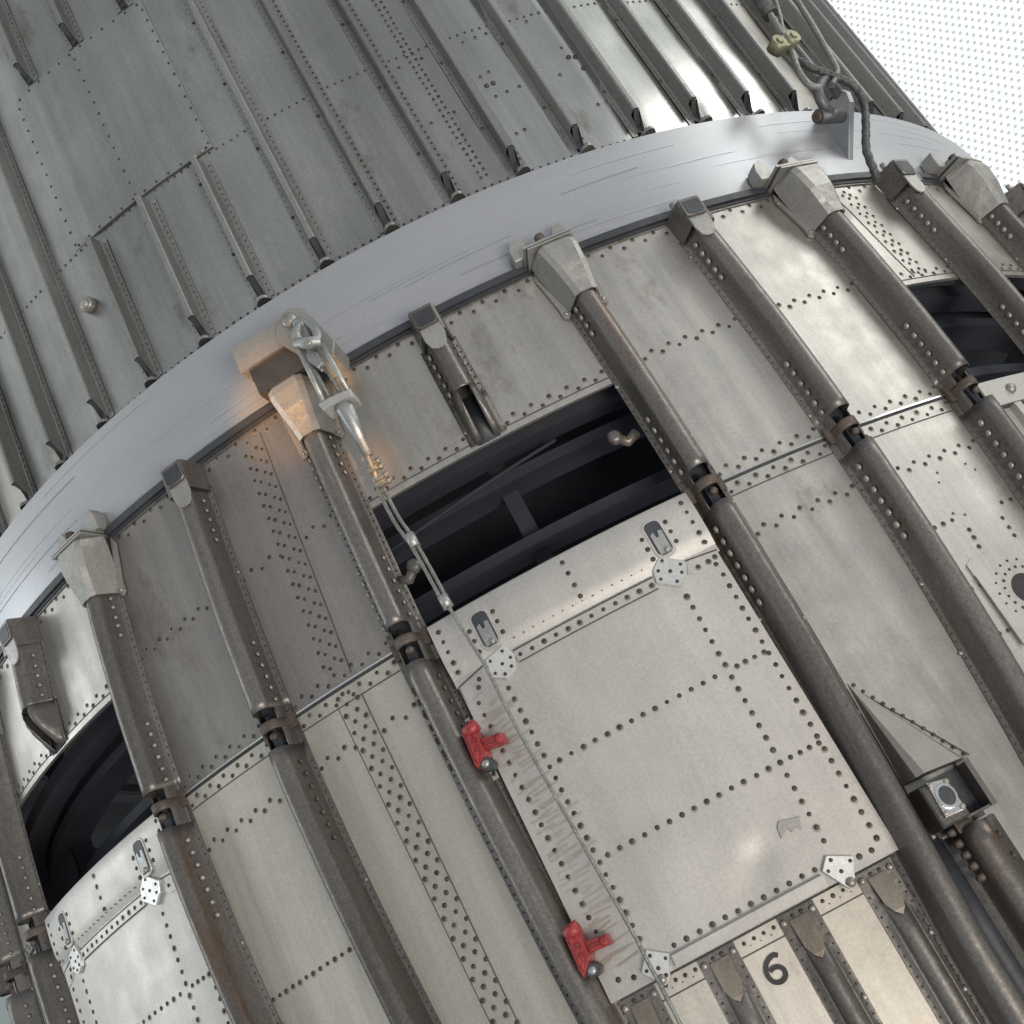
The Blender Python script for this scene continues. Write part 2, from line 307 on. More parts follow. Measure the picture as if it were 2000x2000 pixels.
# ------------------------------------------------------------------ stringers
def prof(hw=HW, h=.0315, wb=.0143, wt=.0108, n=10):
    p = [(-hw, .0012), (-wb-.0012, .0012), (-wb, .0030), (-wb+(wb-wt)*.55, (h-wt)*.55+.0014), (-wt, h-wt)]
    for i in range(1, n): a = pi-pi*i/n; p.append((wt*cos(a), h-wt+wt*sin(a)))
    return p+[(wt, h-wt), (wb-(wb-wt)*.55, (h-wt)*.55+.0014), (wb, .0030), (wb+.0012, .0012), (hw, .0012)]
def hat(mb, kf, z0, z1, pr, nz, m=0, r=1.0, crop=None, nose0=0, nose1=0):
    rows = []
    nz = int(nz*1.6)
    for i in range(nz+1):
        z = z0+(z1-z0)*i/nz; c = kf(z)+.00045*noise.noise(Vector((kf(0)*40, z*9, 3.1))); k = 1+.028*noise.noise(Vector((kf(0)*30, z*14, 8.)))
        if nose0 and z < z0+nose0: k = min(1, max(.08, ((z-z0)/nose0)))**.6
        if nose1 and z > z1-nose1: k = min(1, max(.05, ((z1-z)/nose1)))**.7
        rows.append([P(c+t, r+(min(h, crop) if crop else h)*(k if h > .0015 else 1), z) for t, h in pr])
    mb.grid(rows, m, True)
def channel(mb, kf, z0, z1, pr, wall, nz, m=0, r=1.0):      # hat with its crest cut away: two walls
    n = len(pr)//2
    for side in (pr[:5], pr[-5:]):
        pts = [(t, min(h, wall)) for t, h in side]
        mb.grid([[P(kf(z0+(z1-z0)*i/nz)+t, r+h, z0+(z1-z0)*i/nz) for t, h in pts] for i in range(nz+1)], m, False)
PR = prof()
BM = [M['brown'], M['bolt'], M['rivet'], M['cast'], M['rust'], M['dark']]
def flange_dots(mb, kf, z0, z1, pitch, hw=HW, r=1.0012, rad=.0011, m=2, off=.0026):
    n = int((z1-z0)/pitch)
    for i in range(n):
        z = z0+pitch*(i+.5)
        for s in (-1, 1): mb.dome(kf(z)+s*(hw-off), r, z, rad, .0008, m, 6)
    z = z0+.02
    while z < z1:
        for s in (-1, 1):
            if random.random() < .6: mb.dome(kf(z)+s*(hw-off*.8), r, z+random.uniform(-.02, .02), .0024, .0016, 1, 8)
        z += .11
def wall_bolts(mb, kf, zs, side, m=1, rad=.0025, hgt=.013, k=9):
    for z in zs:
        z += random.uniform(-.0006, .0006)
        mb.dome(kf(z)+side*.0138, 1+hgt, z, rad, .0036 if k < 3 else .0018, m, 8, tang=side)
def stringer(k):
    kf = lambda z: kz(k, z)
    short = k in (1, 5); fitted = (k % 2 == 0)
    mb = MB(); ztop = .636 if fitted else .658
    zb = ZW+.002 if short else .3985
    if short:
        hat(mb, kf, zb+.052, ztop, PR, 14)
        # rounded scoop where the crest is cut back over the opening
        rows = []
        for i in range(7):
            f = i/6; z = zb+.052-.050*f; hh = .0340-.0330*f**1.3
            rows.append([P(kf(z)+t, 1+(h if h < .0014 else min(h, max(hh, .0012))), z) for t, h in PR[:8]])
        mb.grid(rows, 0, True)
        rows = []
        for i in range(7):
            f = i/6; z = zb+.052-.050*f; hh = .0340-.0330*f**1.3
            rows.append([P(kf(z)+t, 1+(h if h < .0014 else min(h, max(hh, .0012))), z) for t, h in PR[-8:]])
        mb.grid(rows, 0, True)
        mb.box(kf(.54)-.0125, kf(.54)+.0125, 1.0002, 1.0010, zb, zb+.055, 5, 2)
    else:
        hat(mb, kf, zb, ztop, PR, 18)
    for (za, zc) in ((zb if short else .41, ztop),): flange_dots(mb, kf, za, zc, .0085)
    side = 1 if k < 4.5 else -1
    for s in ((-1, 1) if 4 <= k <= 5 else (side,)):
        if fitted: wall_bolts(mb, kf, [.618, .607, .596, .585, .574][:5 if k < 5 else 4], s, k=k)
        else: wall_bolts(mb, kf, [.640, .628, .616, .604, .592][:5], s, k=k)
        if not short: wall_bolts(mb, kf, [.470-.0128*i for i in range(6)], s, k=k)
    if not short:
        channel(mb, kf, .3865, .3985, PR, .0165, 2); channel(mb, kf, .357, .3775, PR, .0165, 2)
        low = -.75
        hat(mb, kf, low, .3570, PR, 40)
        flange_dots(mb, kf, low+.3, .345, .0085)
        for s in ((-1, 1) if k == 4 else (side,)): wall_bolts(mb, kf, [.338-.0135*i for i in range(7)], s, 4 if k in (3, 4) else 1, .0028, k=k)
    o = mb.build('stringer', BM, lower, solid=.0011)
    # waist joint
    if not short:
        mb = MB(); pj = prof(.0168, .0265, .0138, .0112)
        hat(mb, kf, .3770, .3868, pj, 2, 0); mb.build('joint_strap', [M['rust']], o, solid=.0018)
        mb = MB(); mb.box(kf(.38)-.0115, kf(.38)+.0115, 1.0005, 1.0060, .345, .409, 0, 2)
        mb.box(kf(.37)-.0045, kf(.37)+.0045, 1.004, 1.0165, .3535, .3745, 2, 2)
        mb.tube([P(kf(.38)-.001, 1.013, .395), P(kf(.38)-.001, 1.013, .352)], .0032, 2, 8)
        mb.dome(kf(.37)+.001, 1.020, .3715, .0042, .004, 1, 8)
        for s in (-1, 1): mb.box(kf(.38)+s*.0165-.0035, kf(.38)+s*.0165+.0035, 1.001, 1.006, .3735, .3905, 1, 1)
        mb.build('joint_bolt', [M['dark'], M['rust'], M['inner']], o)
    # end fittings
    if fitted:
        mb = MB(); secs = []
        for z, bw, sw, h, br in ((.6235, .0195, .0108, .0332, .0015), (.636, .0215, .0122, .0360, .002), (.656, .0240, .0152, .0415, .004), (.677, .0264, .0182, .0440, .0080), (.6850, .0264, .0180, .0428, .0095), (.6890, .0256, .0168, .0395, .0105)):
            c = kf(z)-.002*max(0, (z-.64)/.05); q = .0042
            secs.append([P(c-bw, 1+br, z), P(c-sw-q*.35, 1+h-q, z), P(c-sw+q, 1+h, z), P(c+sw-q, 1+h, z), P(c+sw+q*.35, 1+h-q, z), P(c+bw, 1+br, z)])
        mb.loft(secs, 0, False, cap=False, closed=False)
        for s in (-1, 1):                      # foot flanges with their corner ears
            c = kf(.64); poly = [(kf(.69)+s*.0262, .6860), (kf(.69)+s*.0300, .677), (c+s*.0262, .631), (c+s*.0262, .6200), (c+s*.0215, .6165), (c+s*.0165, .6225), (c+s*.0185, .636)]
            mb.prism(poly, 1.0012, 1.0042, 0, .0006); mb.dome(c+s*.0218, 1.0042, .6235, .0027, .0024, 1)
        mb.dome(kf(.69)-.0285, 1.003, .672, .0020, .002, 1)
        mb.build('end_bracket', [M['cast'], M['bolt']], o, solid=.0022)
        mb = MB(); c = kf(.70)
        if k != 4: mb.box(c-.0295, c+.0215, 1.000, 1.0410, .6895, .6915, 0); mb.box(c-.0320, c+.0205, 1.000, 1.0385, .6945, .6968, 0)
        else: mb.box(c-.0300, c+.0260, 1.000, 1.0380, .6900, .7232, 1)  # dark box paints the shadow gap under the anchor block
        mb.box(c-.020, c+.016, 1.0, 1.034, .6912, .6948, 1)
        mb.build('top_plate', [M['cast'], M['dark']], o, bevel=.0006)
        if k != 4:
            for x0, x1 in ((-.041, -.023), (.008, .025)):
                mb = MB()
                poly = [(c+x0, .6972), (c+x0, .712), (c+x0+.005, .7225), (c+x1-.004, .7250), (c+x1, .717), (c+x1, .6972)]
                mb.prism(poly, 1.001, 1.0190 if x0 < 0 else 1.017, 0, .001)
                mb.build('locating_block', [M['cast']], o)
            mb = MB(); mb.tube([P(c-.008, 1.026, .6960), P(c-.008, 1.026, .7050)], .0050, 1, 10)
            mb.tube([P(c-.008, 1.026, .7050), P(c-.008, 1.026, .7110)], .0056, 0, 6); mb.build('fixing_bolt', [M['rust'], M['bolt']], o)
    else:
        mb = MB(); c = kf(.69)
        # open socket: folded box with a hole's shade painted as a dark plate on its face and a tongue on the crest
        rows = []
        for z in (.654, .670, .6865):
            e = .0020*(z-.654)/.03
            rows.append([P(kf(z)+t, 1+h, z) for t, h in ((-.0180, .001), (-.0152, .020), (-.0136, .0305+e), (-.0115, .0330+e), (.0115, .0330+e), (.0136, .0305+e), (.0152, .020), (.0180, .001))])
        mb.grid(rows, 0, False)
        mb.prism([(c-.0125, .6655), (c-.0120, .6840), (c+.0120, .6840), (c+.0120, .6655), (c+.009, .6625), (c-.009, .6625)], 1.0335, 1.0362, 0, .0006)
        mb.prism([(c-.0098, .6670), (c-.0098, .6822), (c+.0098, .6822), (c+.0098, .6670), (c+.007, .6645), (c-.007, .6645)], 1.0350, 1.0367, 2, .0001)
        tg = [(-.0110, .6625), (.0110, .6625), (.0112, .648), (.0082, .638), (.003, .6345), (-.003, .6345), (-.0082, .638), (-.0112, .648)]
        mb.prism([(c+t, z) for t, z in tg], 1.0318, 1.0336, 1)
        mb.tube([P(c-.010, 1.020, .684), P(c-.010, 1.020, .694)], .0018, 1, 8)
        mb.build('end_socket', [M['brown'], M['cast'], M['dark']], o, solid=.0020)
    return o
for k in range(-3, 14): stringer(k)

# ------------------------------------------------------------------ interior seen through the openings
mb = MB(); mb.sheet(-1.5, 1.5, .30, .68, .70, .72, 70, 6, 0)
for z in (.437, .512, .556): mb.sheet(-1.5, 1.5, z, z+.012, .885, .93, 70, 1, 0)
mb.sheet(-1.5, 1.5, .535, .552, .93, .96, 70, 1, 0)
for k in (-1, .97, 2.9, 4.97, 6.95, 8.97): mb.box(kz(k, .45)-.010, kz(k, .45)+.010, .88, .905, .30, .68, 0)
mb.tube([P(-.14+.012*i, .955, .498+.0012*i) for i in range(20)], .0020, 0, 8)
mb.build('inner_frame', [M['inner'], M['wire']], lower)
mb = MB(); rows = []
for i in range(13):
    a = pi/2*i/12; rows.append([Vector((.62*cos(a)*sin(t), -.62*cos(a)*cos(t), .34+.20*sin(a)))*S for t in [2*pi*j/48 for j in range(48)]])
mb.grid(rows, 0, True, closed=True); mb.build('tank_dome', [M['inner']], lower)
for p in ((-0.1022, 0.4521), (0.1335, 0.4737)):
    mb = MB()
    s = 1 if p[0] < 0 else -1
    mb.tube([P(p[0]-s*.022, .998, p[1]-.004), P(p[0]-s*.010, .998, p[1]-.009), P(p[0], .999, p[1])], .0055, 0, 10); mb.dome(p[0], 1.0, p[1], .0078, .006, 0, 12)
    mb.build('door_catch', [M['brown']], lower)

# ------------------------------------------------------------------ access doors
DM = [M['door'], M['rivet'], M['line'], M['bolt'], M['cream'], M['dark'], M['steel'], M['door'], M['halo'], M['streak']]
def pent(mb, pts, r=1.011, h=.0022, m=0): mb.prism(pts, r, r+h, m, .0007)
def rrect(ct, cz, w, h, rad, n=5):
    out = []
    for cx_, cz_, a0 in ((ct+w-rad, cz+h-rad, 0), (ct-w+rad, cz+h-rad, pi/2), (ct-w+rad, cz-h+rad, pi), (ct+w-rad, cz-h+rad, 1.5*pi)):
        for i in range(n+1): a = a0+pi/2*i/n; out.append((cx_+rad*cos(a), cz_+rad*sin(a)))
    return out
def door(dk, first):
    O = kz(5+dk, .2)-kz(5, .2); sh = (lambda t: t+O); R1 = 1.0085
    mb = MB(); mb.halo = 8
    if first: mb.dents = [(.055, .062, .014, -.0022), (.040, .040, .022, -.0012), (-.01, .10, .03, .0010)]
    mb.sheet(sh(-.1125), sh(.1600), .0160, .3190, 1.0005, R1, 40, 50, 0, .0012, 4.4+dk, 5.)
    # thicker top box: outer face curls in to the step
    rows = []
    for (z, r) in ((.3862, 1.000), (.3862, 1.0105), (.3845, 1.0125), (.365, 1.0130), (.345, 1.0128), (.338, 1.0120), (.332, 1.0102), (.3265, R1+.0004)):
        rows.append([P(sh(-.1145+.2765*j/24), r, z) for j in range(25)])
    mb.grid(rows, 0, True, flip=True)
    for e in (0, -1): mb.grid([[r[e] for r in rows], [P(sh(-.1145 if e == 0 else .162), 1.0, z) for z in (.3862, .3862, .3845, .365, .345, .338, .332, .3265)]], 0, False, flip=(e == 0))
    mb.sheet(sh(-.1145), sh(.162), .3190, .3268, 1.0005, R1+.0004, 20, 1, 0)
    # stepped riveted strip
    mb.sheet(sh(-.0515), sh(.0935), .3125, .3235, R1, R1+.0022, 12, 1, 0); seamline(mb, (sh(-.0515), .3238), (sh(.0935), .3238), R1+.0018, .0009); seamline(mb, (sh(-.0515), .3122), (sh(.0935), .3122), R1+.0002, .0007)
    row(mb, (sh(-.047), .3175), (sh(.089), .3175), 12, .0023, R1+.0022)
    row(mb, (sh(-.045), .3345), (sh(.088), .3345), 14, .0007, 1.0113)
    row(mb, (sh(.027), .3767), (sh(.027), .3387), 4, .0024, 1.0128)
    row(mb, (sh(-.106), .375), (sh(-.106), .331), 5, .0023, 1.0125); row(mb, (sh(.153), .377), (sh(.153), .332), 5, .0023, 1.0125)
    # rivet lines
    if first:
        for i in range(64):
            z = .040+.0040*i+random.uniform(-.002, .002); a_ = random.choice((-.1065, -.1005, -.094)); seamline(mb, (sh(a_), z), (sh(a_+random.uniform(.008, .034)), z+random.uniform(-.001, .0035)), R1+.0003, random.uniform(.0003, .0009), 9)
    row(mb, (sh(-.071), .2953), (sh(-.067), .0505), 22, .0023, R1); row(mb, (sh(-.102), .2969), (sh(-.097), .0722), 19, .0022, R1)
    row(mb, (sh(.113), .2937), (sh(.108), .0498), 21, .0023, R1); row(mb, (sh(.153), .2965), (sh(.148), .0323), 23, .0023, R1)
    for z in (.2150, .1228):
        row(mb, (sh(-.059), z), (sh(.098), z), 14, .0023, R1); row(mb, (sh(.120), z), (sh(.148), z), 4, .0022, R1)
    row(mb, (sh(-.044), .0330), (sh(.089), .0330), 12, .0024, R1); row(mb, (sh(.127), .026), (sh(.139), .0257), 2, .0023, R1)
    row(mb, (sh(-.098), .030), (sh(-.086), .026), 2, .0023, R1)
    for a_, b_ in (((sh(-.1125), .319), (sh(-.083), .326)), ((sh(.128), .3245), (sh(.160), .321))): seamline(mb, a_, b_, R1+.0004, .0008)
    pent(mb, [(sh(-.1120), .3205), (sh(-.0855), .3222), (sh(-.088), .3105), (sh(-.094), .3045), (sh(-.112), .3010)], R1, .0008)
    for t, z in ((-.0915, .3165), (-.0955, .3095)): mb.dome(sh(t), R1+.0008, z, .0026, .0012)
    pent(mb, [(sh(.160), .3225), (sh(.130), .3235), (sh(.124), .3120), (sh(.136), .3055), (sh(.160), .3040)], R1, .0008)
    for t, z in ((.136, .3135), (.147, .3145), (.155, .3155), (.152, .3085)): mb.dome(sh(t), R1+.0008, z, .0021, .0012)
    # lower folded lip and edge shadow gaps
    mb.sheet(sh(-.0495), sh(.0915), .0170, .0265, R1-.004, R1+.0055, 12, 1, 0)
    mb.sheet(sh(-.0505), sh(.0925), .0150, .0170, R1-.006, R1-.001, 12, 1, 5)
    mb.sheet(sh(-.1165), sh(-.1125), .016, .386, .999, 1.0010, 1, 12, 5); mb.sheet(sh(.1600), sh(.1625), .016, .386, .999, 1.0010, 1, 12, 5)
    o = mb.build('access_door', DM, lower, bevel=0)
    for ct in (-.0655, .1165):
        mb = MB(); ct = sh(ct)
        mb.prism(rrect(ct, .3545, .0100, .0205, .0075), 1.0123, 1.0138, 0, .0006)
        mb.prism(rrect(ct, .3550, .0078, .0178, .0055), 1.0130, 1.0142, 1, .0001)  # recess shade painted as a slightly raised dark plate
        mb.prism([(ct-.0060, .3385), (ct+.0062, .3385), (ct+.0062, .3610), (ct+.0025, .3620), (ct+.001, .3555), (ct-.0015, .3555), (ct-.0025, .3620), (ct-.0060, .3600)], 1.0135, 1.0150, 2, .0005)
        mb.dome(ct+.0015, 1.0150, .3405, .0032, .003, 3)
        for s in (-1, 1): row(mb, (ct+s*.0138, .3665-.006*(s < 0)), (ct+s*.0138, .3445-.006*(s < 0)), 3, .0024, 1.0128, 4)
        mb.build('latch', [M['door'], M['dark'], M['steel'], M['bolt'], M['rivet']], o)
    for pts, bl in (([(-.0580, .3335), (-.0515, .3195), (-.0560, .3080), (-.0680, .3030), (-.0800, .3105), (-.0785, .3285)], None),
                    ([(.1085, .3395), (.1280, .3235), (.1235, .3120), (.1120, .3035), (.0940, .3165), (.0970, .3290)], None),
                    ([(-.0660, .0400), (-.0500, .0290), (-.0590, .0115), (-.0650, .0085), (-.0780, .0260)], (-.0650, .0150)),
                    ([(.1025, .0385), (.1225, .0280), (.1120, .0085), (.1055, .0070), (.0930, .0290)], (.1090, .0120))):
        mb = MB(); q = [(sh(t), z) for t, z in pts]; pent(mb, q, R1+.0003, .0038, 0)
        ct = sum(p[0] for p in q)/len(q); cz_ = sum(p[1] for p in q)/len(q)
        for t, z in q: mb.dome(ct+(t-ct)*.68, R1+.0041, cz_+(z-cz_)*.68, .0017, .001, 1)
        mb.dome(ct, R1+.0041, cz_, .0019, .001, 1)
        if bl: mb.dome(sh(bl[0]), R1+.0041, bl[1]-.001, .0042, .004, 2, 10)
        mb.build('hinge_plate', [M['plate'], M['rivet'], M['bolt']], o)
    # body below the door: narrow hats, backing strip
    mb = MB(); mb.sheet((lambda z: kz(4+dk, z)), (lambda z: kz(6+dk, z)), -.75, .0140, .9955, 1.0, 26, 20, 4, .0008, 9.+dk)
    seamline(mb, (sh(-.10), -.0010), (sh(.15), -.0010), 1.0, .0006)
    c0 = 0
    for a_, b_ in ((-.066, -.038), (.008, .036), (.083, .112)): row(mb, (sh(a_), .0085), (sh(b_), .0085), 4, .0019); row(mb, (sh(a_+.004), -.0035+.008), (sh(b_-.004), .0045), 3, .0006)
    mb.build('skin_panel', DM, lower)
    for ct in (-.0915, -.0165, .0585, .1335):
        mb = MB(); kf = lambda z, ct=ct: sh(ct)
        p2 = prof(.0172, .0118, .0108, .0088)
        hat(mb, kf, -.75, -.014, p2, 60, 0, 1.0, nose1=.026)
        mb.sheet(sh(ct-.0172), sh(ct+.0172), -.022, .0135, 1.0, 1.0011, 4, 4, 0)
        tg = [(sh(ct-.0088), .0070), (sh(ct+.0088), .0070), (sh(ct+.0082), -.016), (sh(ct+.0050), -.0240), (sh(ct), -.0290), (sh(ct-.0050), -.0240), (sh(ct-.0082), -.016)]
        mb.loft([[P(t, 1.0012+.0085*max(0, min(1, (.002-z)/.026)), z) for t, z in tg], [P(t, 1.0026+.0085*max(0, min(1, (.002-z)/.026)), z) for t, z in tg]], 3)
        row(mb, (sh(ct-.004), .0098), (sh(ct+.004), .0098), 2, .0018, 1.0012, 2)
        for s in (-1, 1): mb.dome(sh(ct+s*.0135), 1.0012, .0075, .0032, .003, 1, 8)
        flange_dots(mb, kf, -.3, .0, .0085, .0172)
        mb.build('short_stringer', [M['brown'], M['bolt'], M['rivet'], M['tongue']], lower)
    return o
door(0, True); door(-4, False)
mb = MB(); mb.prism([(0.0829, 0.0804), (0.1000, 0.0761), (0.0966, 0.0663), (0.0932, 0.0699), (0.0883, 0.0676), (0.0866, 0.0723), (0.0776, 0.0673), (0.0789, 0.0762)], 1.0050, 1.0098, 0, .0002)
mb.build('sticker_remnant', [mat('grey_residue', (.27, .265, .25), (.34, .33, .31), .1, .7)], lower)
# painted number
mb = MB(); six = [(0.0282, -0.0118), (0.0255, -0.0101), (0.0213, -0.0105), (0.0168, -0.0130), (0.0137, -0.0171), (0.0128, -0.0222), (0.0142, -0.0272), (0.0178, -0.0299), (0.0225, -0.0301), (0.0261, -0.0276), (0.0269, -0.0233), (0.0245, -0.0198), (0.0200, -0.0186), (0.0158, -0.0197)]
def stroke(mb, pts, wd, r):
    L = []; R_ = []
    dense = []
    for i in range(len(pts)-1):
        p0, p1, p2, p3 = pts[max(i-1, 0)], pts[i], pts[i+1], pts[min(i+2, len(pts)-1)]
        for j in range(5):
            u = j/5; dense.append(tuple(.5*((2*p1[a])+(-p0[a]+p2[a])*u+(2*p0[a]-5*p1[a]+4*p2[a]-p3[a])*u*u+(-p0[a]+3*p1[a]-3*p2[a]+p3[a])*u**3) for a in (0, 1)))
    dense.append(pts[-1])
    for i, p in enumerate(dense):
        a = dense[max(i-1, 0)]; b = dense[min(i+1, len(dense)-1)]; d = math.hypot(b[0]-a[0], b[1]-a[1]); nx, nz = -(b[1]-a[1])/d*wd, (b[0]-a[0])/d*wd
        L.append(P(p[0]+nx, r, p[1]+nz)); R_.append(P(p[0]-nx, r, p[1]-nz))
    mb.grid([R_, L], 0, True)
stroke(mb, six, .0020, 1.0016); o = mb.build('painted_digit', [M['ink_and_hole']], lower); tag(o, 'black painted number 6 on the pale strip')

# right-hand opening: white frame below it
mb = MB(); t0 = kz(8, .35)+.018
mb.sheet(t0, t0+.24, .350, .382, 1.0, 1.012, 14, 1, 0); mb.sheet(t0, t0+.24, .10, .350, .999, 1.004, 14, 8, 0)
for i in range(4): mb.sheet(t0+.030+.05*i, t0+.040+.05*i, .11, .349, 1.004, 1.013, 1, 1, 0)
for i in range(6): mb.dome(t0+.040+.035*i, 1.012, .366, .006, .006, 1, 12)
mb.sheet(t0, t0+.24, .3490, .3505, 1.0, 1.0125, 14, 1, 2)
mb.build('white_door_frame', [M['white'], M['bolt'], M['line']], lower)

# fairing, box fitting and big pipe right of the sixth rib
mb = MB()
tip = (.2015, .1585)
A = P(tip[0], 1.001, tip[1]); Bq = P(.2575, 1.001, .0560); Cq = P(.2060, 1.030, .0590); Dq = P(.1990, 1.026, .0590); Eq = P(.1960, 1.001, .0590); F = P(.2440, 1.022, .0565)
b = [mb.pt(x) for x in (A, Bq, F, Cq, Dq, Eq)]
for f in ((0, 2, 1), (0, 3, 2), (0, 4, 3), (0, 5, 4)): mb.face([b[i] for i in f], 0)
mb.face([b[1], b[2], b[3], b[4], b[5]], 2)
row(mb, (.2060, .1545), (.2600, .0600), 12, .0019, 1.0008, 1); seamline(mb, (.2000, .1585), (.2640, .0570), 1.0, .0007, 2)
mb.build('cable_fairing', [M['fairing'], M['rivet'], M['dark']], lower, bevel=.0008)
mb = MB(); BX = (0.2003, 0.0508); BY = (0.2169, 0.0473); BZ = (0.2174, 0.0186); BW = (0.1987, 0.0196)
mb.box(.1965, .2440, 1.000, 1.004, .0080, .0520, 2)
body = [(0.1867, 0.0486), (0.2027, 0.0511), (0.2008, 0.0185), (0.1873, 0.0146)]
mb.prism([(.1935, .0500), (.2200, .0500), (.2200, .0130), (.1935, .0130)], 1.001, 1.0330, 0, .002)
mb.prism([BX, BY, BZ, BW], 1.0325, 1.0360, 1, .0008)
cc = ((BX[0]+BZ[0])/2, (BX[1]+BZ[1])/2)
mb.prism([(cc[0]+.0086*cos(a*pi/12), cc[1]+.0108*sin(a*pi/12)) for a in range(24)], 1.0355, 1.0378, 1, .0005)
mb.prism([(cc[0]+.0064*cos(a*pi/12), cc[1]+.0084*sin(a*pi/12)) for a in range(24)], 1.0365, 1.0383, 2, .0001)
for p in (BX, BY, BZ, BW): mb.dome(cc[0]+(p[0]-cc[0])*.80, 1.0360, cc[1]+(p[1]-cc[1])*.80, .0027, .0018, 3)
mb.box(.2440, .2470, 1.0, 1.024, .0120, .0530, 0); mb.box(.2470, .2600, 1.0, 1.0025, .0120, .0560, 0); mb.box(.2200, .2440, 1.0, 1.022, .0120, .0140, 0)
row(mb, (.2540, .0480), (.2545, .0190), 4, .0019, 1.0025, 4)
mb.build('connector_box', [M['brown'], M['shine'], M['dark'], M['bolt'], M['rivet']], lower, bevel=.0005)
mb = MB(); kf = lambda z: .2230+.02*(z-.0)*.2; p3 = prof(.0290, .0290, .0150, .0130)
hat(mb, kf, -.75, .0060, p3, 30, 0); mb.sheet(.1830, .2000, -.75, .0100, 1.0, 1.0014, 2, 10, 3)
for i in range(5): mb.dome(.2060+.0003*i, 1.013, .0080-.0102*i, .0029, .0052, 5, 6, tang=-1)
mb.box(.2080, .2240, 1.002, 1.020, .0040, .0135, 2)
for i in range(9): mb.dome(.2460, 1.0012, -.010-.02*i, .0030, .003, 4)
mb.build('lower_pipe_cover', [M['brown'], M['bolt'], M['rust'], M['dark'], M['rivet'], M['rust']], lower, solid=.001)

# red clamps beside the fourth rib
def red_clamp(x, y):
    q = lambda u, v: None
def clampb(pb, arm, tabs, knob, cyl, label):
    mb = MB(); mb.prism(pb, 1.010, 1.0330, 0, .0016); mb.prism(arm, 1.0120, 1.0280, 0, .0016)
    n = len(arm); ct = sum(p[0] for p in arm)/n; cz_ = sum(p[1] for p in arm)/n
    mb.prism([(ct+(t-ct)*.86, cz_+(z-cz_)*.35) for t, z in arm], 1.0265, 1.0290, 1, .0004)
    m_ = len(pb); bt = sum(p[0] for p in pb)/m_; bz = sum(p[1] for p in pb)/m_
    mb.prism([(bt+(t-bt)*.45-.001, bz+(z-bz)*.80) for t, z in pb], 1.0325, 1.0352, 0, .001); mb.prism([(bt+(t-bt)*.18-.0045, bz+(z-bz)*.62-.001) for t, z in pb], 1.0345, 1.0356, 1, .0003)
    for f in (.25, .6): mb.dome(bt+.0015-.002*f, 1.0350, bz+.011-.024*f, .0021, .0016, 1, 8)
    mb.dome(arm[2][0]*.5+arm[1][0]*.5-.004, 1.0280, (arm[1][1]+arm[2][1])/2, .0042, .003, 0, 12)
    o = mb.build('red_clamp', [M['red'], M['reddark']], lower, bevel=.0004); tag(o, label)
    mb = MB(); mb.tube([P(cyl[0]-.006, 1.031, cyl[1]+.002), P(cyl[0]+.007, 1.031, cyl[1]+.0045)], .0062, 0, 12); mb.build('barrel', [M['red']], o)
    mb = MB(); mb.tube([P(knob[0], 1.012, knob[1]), P(knob[0], 1.032, knob[1])], .0058, 0, 12); mb.dome(knob[0], 1.032, knob[1], .0038, .0025, 1, 10); mb.build('lock_knob', [M['dark'], M['steel']], o)
    for t in tabs:
        mb = MB(); mb.prism(t, 1.0030, 1.0055, 0, .0004); c = (sum(p[0] for p in t)/4, sum(p[1] for p in t)/4); mb.dome(c[0], 1.0055, c[1], .0023, .001, 1); mb.build('mounting_tab', [M['white'], M['rivet']], o)
c1 = lambda pts: pts
clampb([(-0.1230, 0.2749), (-0.1175, 0.2742), (-0.1113, 0.2711), (-0.1113, 0.2609), (-0.1105, 0.2492), (-0.1145, 0.2443), (-0.1228, 0.2382), (-0.1246, 0.2420)],
       [(-0.1122, 0.2623), (-0.0921, 0.2586), (-0.0923, 0.2491), (-0.1123, 0.2522)],
       [[(-0.1219, 0.2909), (-0.1170, 0.2911), (-0.1164, 0.2803), (-0.1234, 0.2809)], [(-0.1217, 0.2380), (-0.1159, 0.2385), (-0.1154, 0.2285), (-0.1215, 0.2282)]],
       (-0.1151, 0.2390), (-0.1141, 0.2700), 'upper red clamp with dark knob beside the rib')
clampb([(-0.1183, 0.0807), (-0.1130, 0.0800), (-0.1070, 0.0763), (-0.1058, 0.0667), (-0.1060, 0.0562), (-0.1101, 0.0502), (-0.1186, 0.0432), (-0.1197, 0.0502)],
       [(-0.1076, 0.0684), (-0.0873, 0.0654), (-0.0872, 0.0564), (-0.1068, 0.0582)],
       [], (-0.1096, 0.0451), (-0.1108, 0.0767), 'lower red clamp beside the rib, nearer the painted number')

# ================================================================== COUPLING RING
ringo = thing('coupling_ring', 'smooth blue grey painted ring between the upper and lower rocket stages', 'ring')
mb = MB(); rows = []
for z, r in ((.60, .985), (.69, .9975), (.750, .9995), (.8129, 1.0), (.8135, .9985), (.8135, .955)): rows.append([P(-pi+2*pi*j/240, r, z) for j in range(240)])
mb.grid(rows[:4], 0, True, closed=True); mb.grid(rows[3:], 0, False, closed=True)
for z, a, b in ((.7680, -.52, -.18), (.7700, .30, .72), (.742, .02, .15), (.7465, -.02, .11), (.751, .03, .13), (.7385, -.70, -.45)): seamline(mb, (a, z), (b, z+.002), .9990, .0004, 1)
for i in range(34):
    a = random.uniform(-.9, .8); z = random.uniform(.705, .805); L_ = random.uniform(.03, .22); seamline(mb, (a, z), (a+L_, z+random.uniform(-.003, .004)), .9992+.001*(z-.69)/.12, random.uniform(.00022, .00045), random.choice((1, 2, 2, 2, 2)))
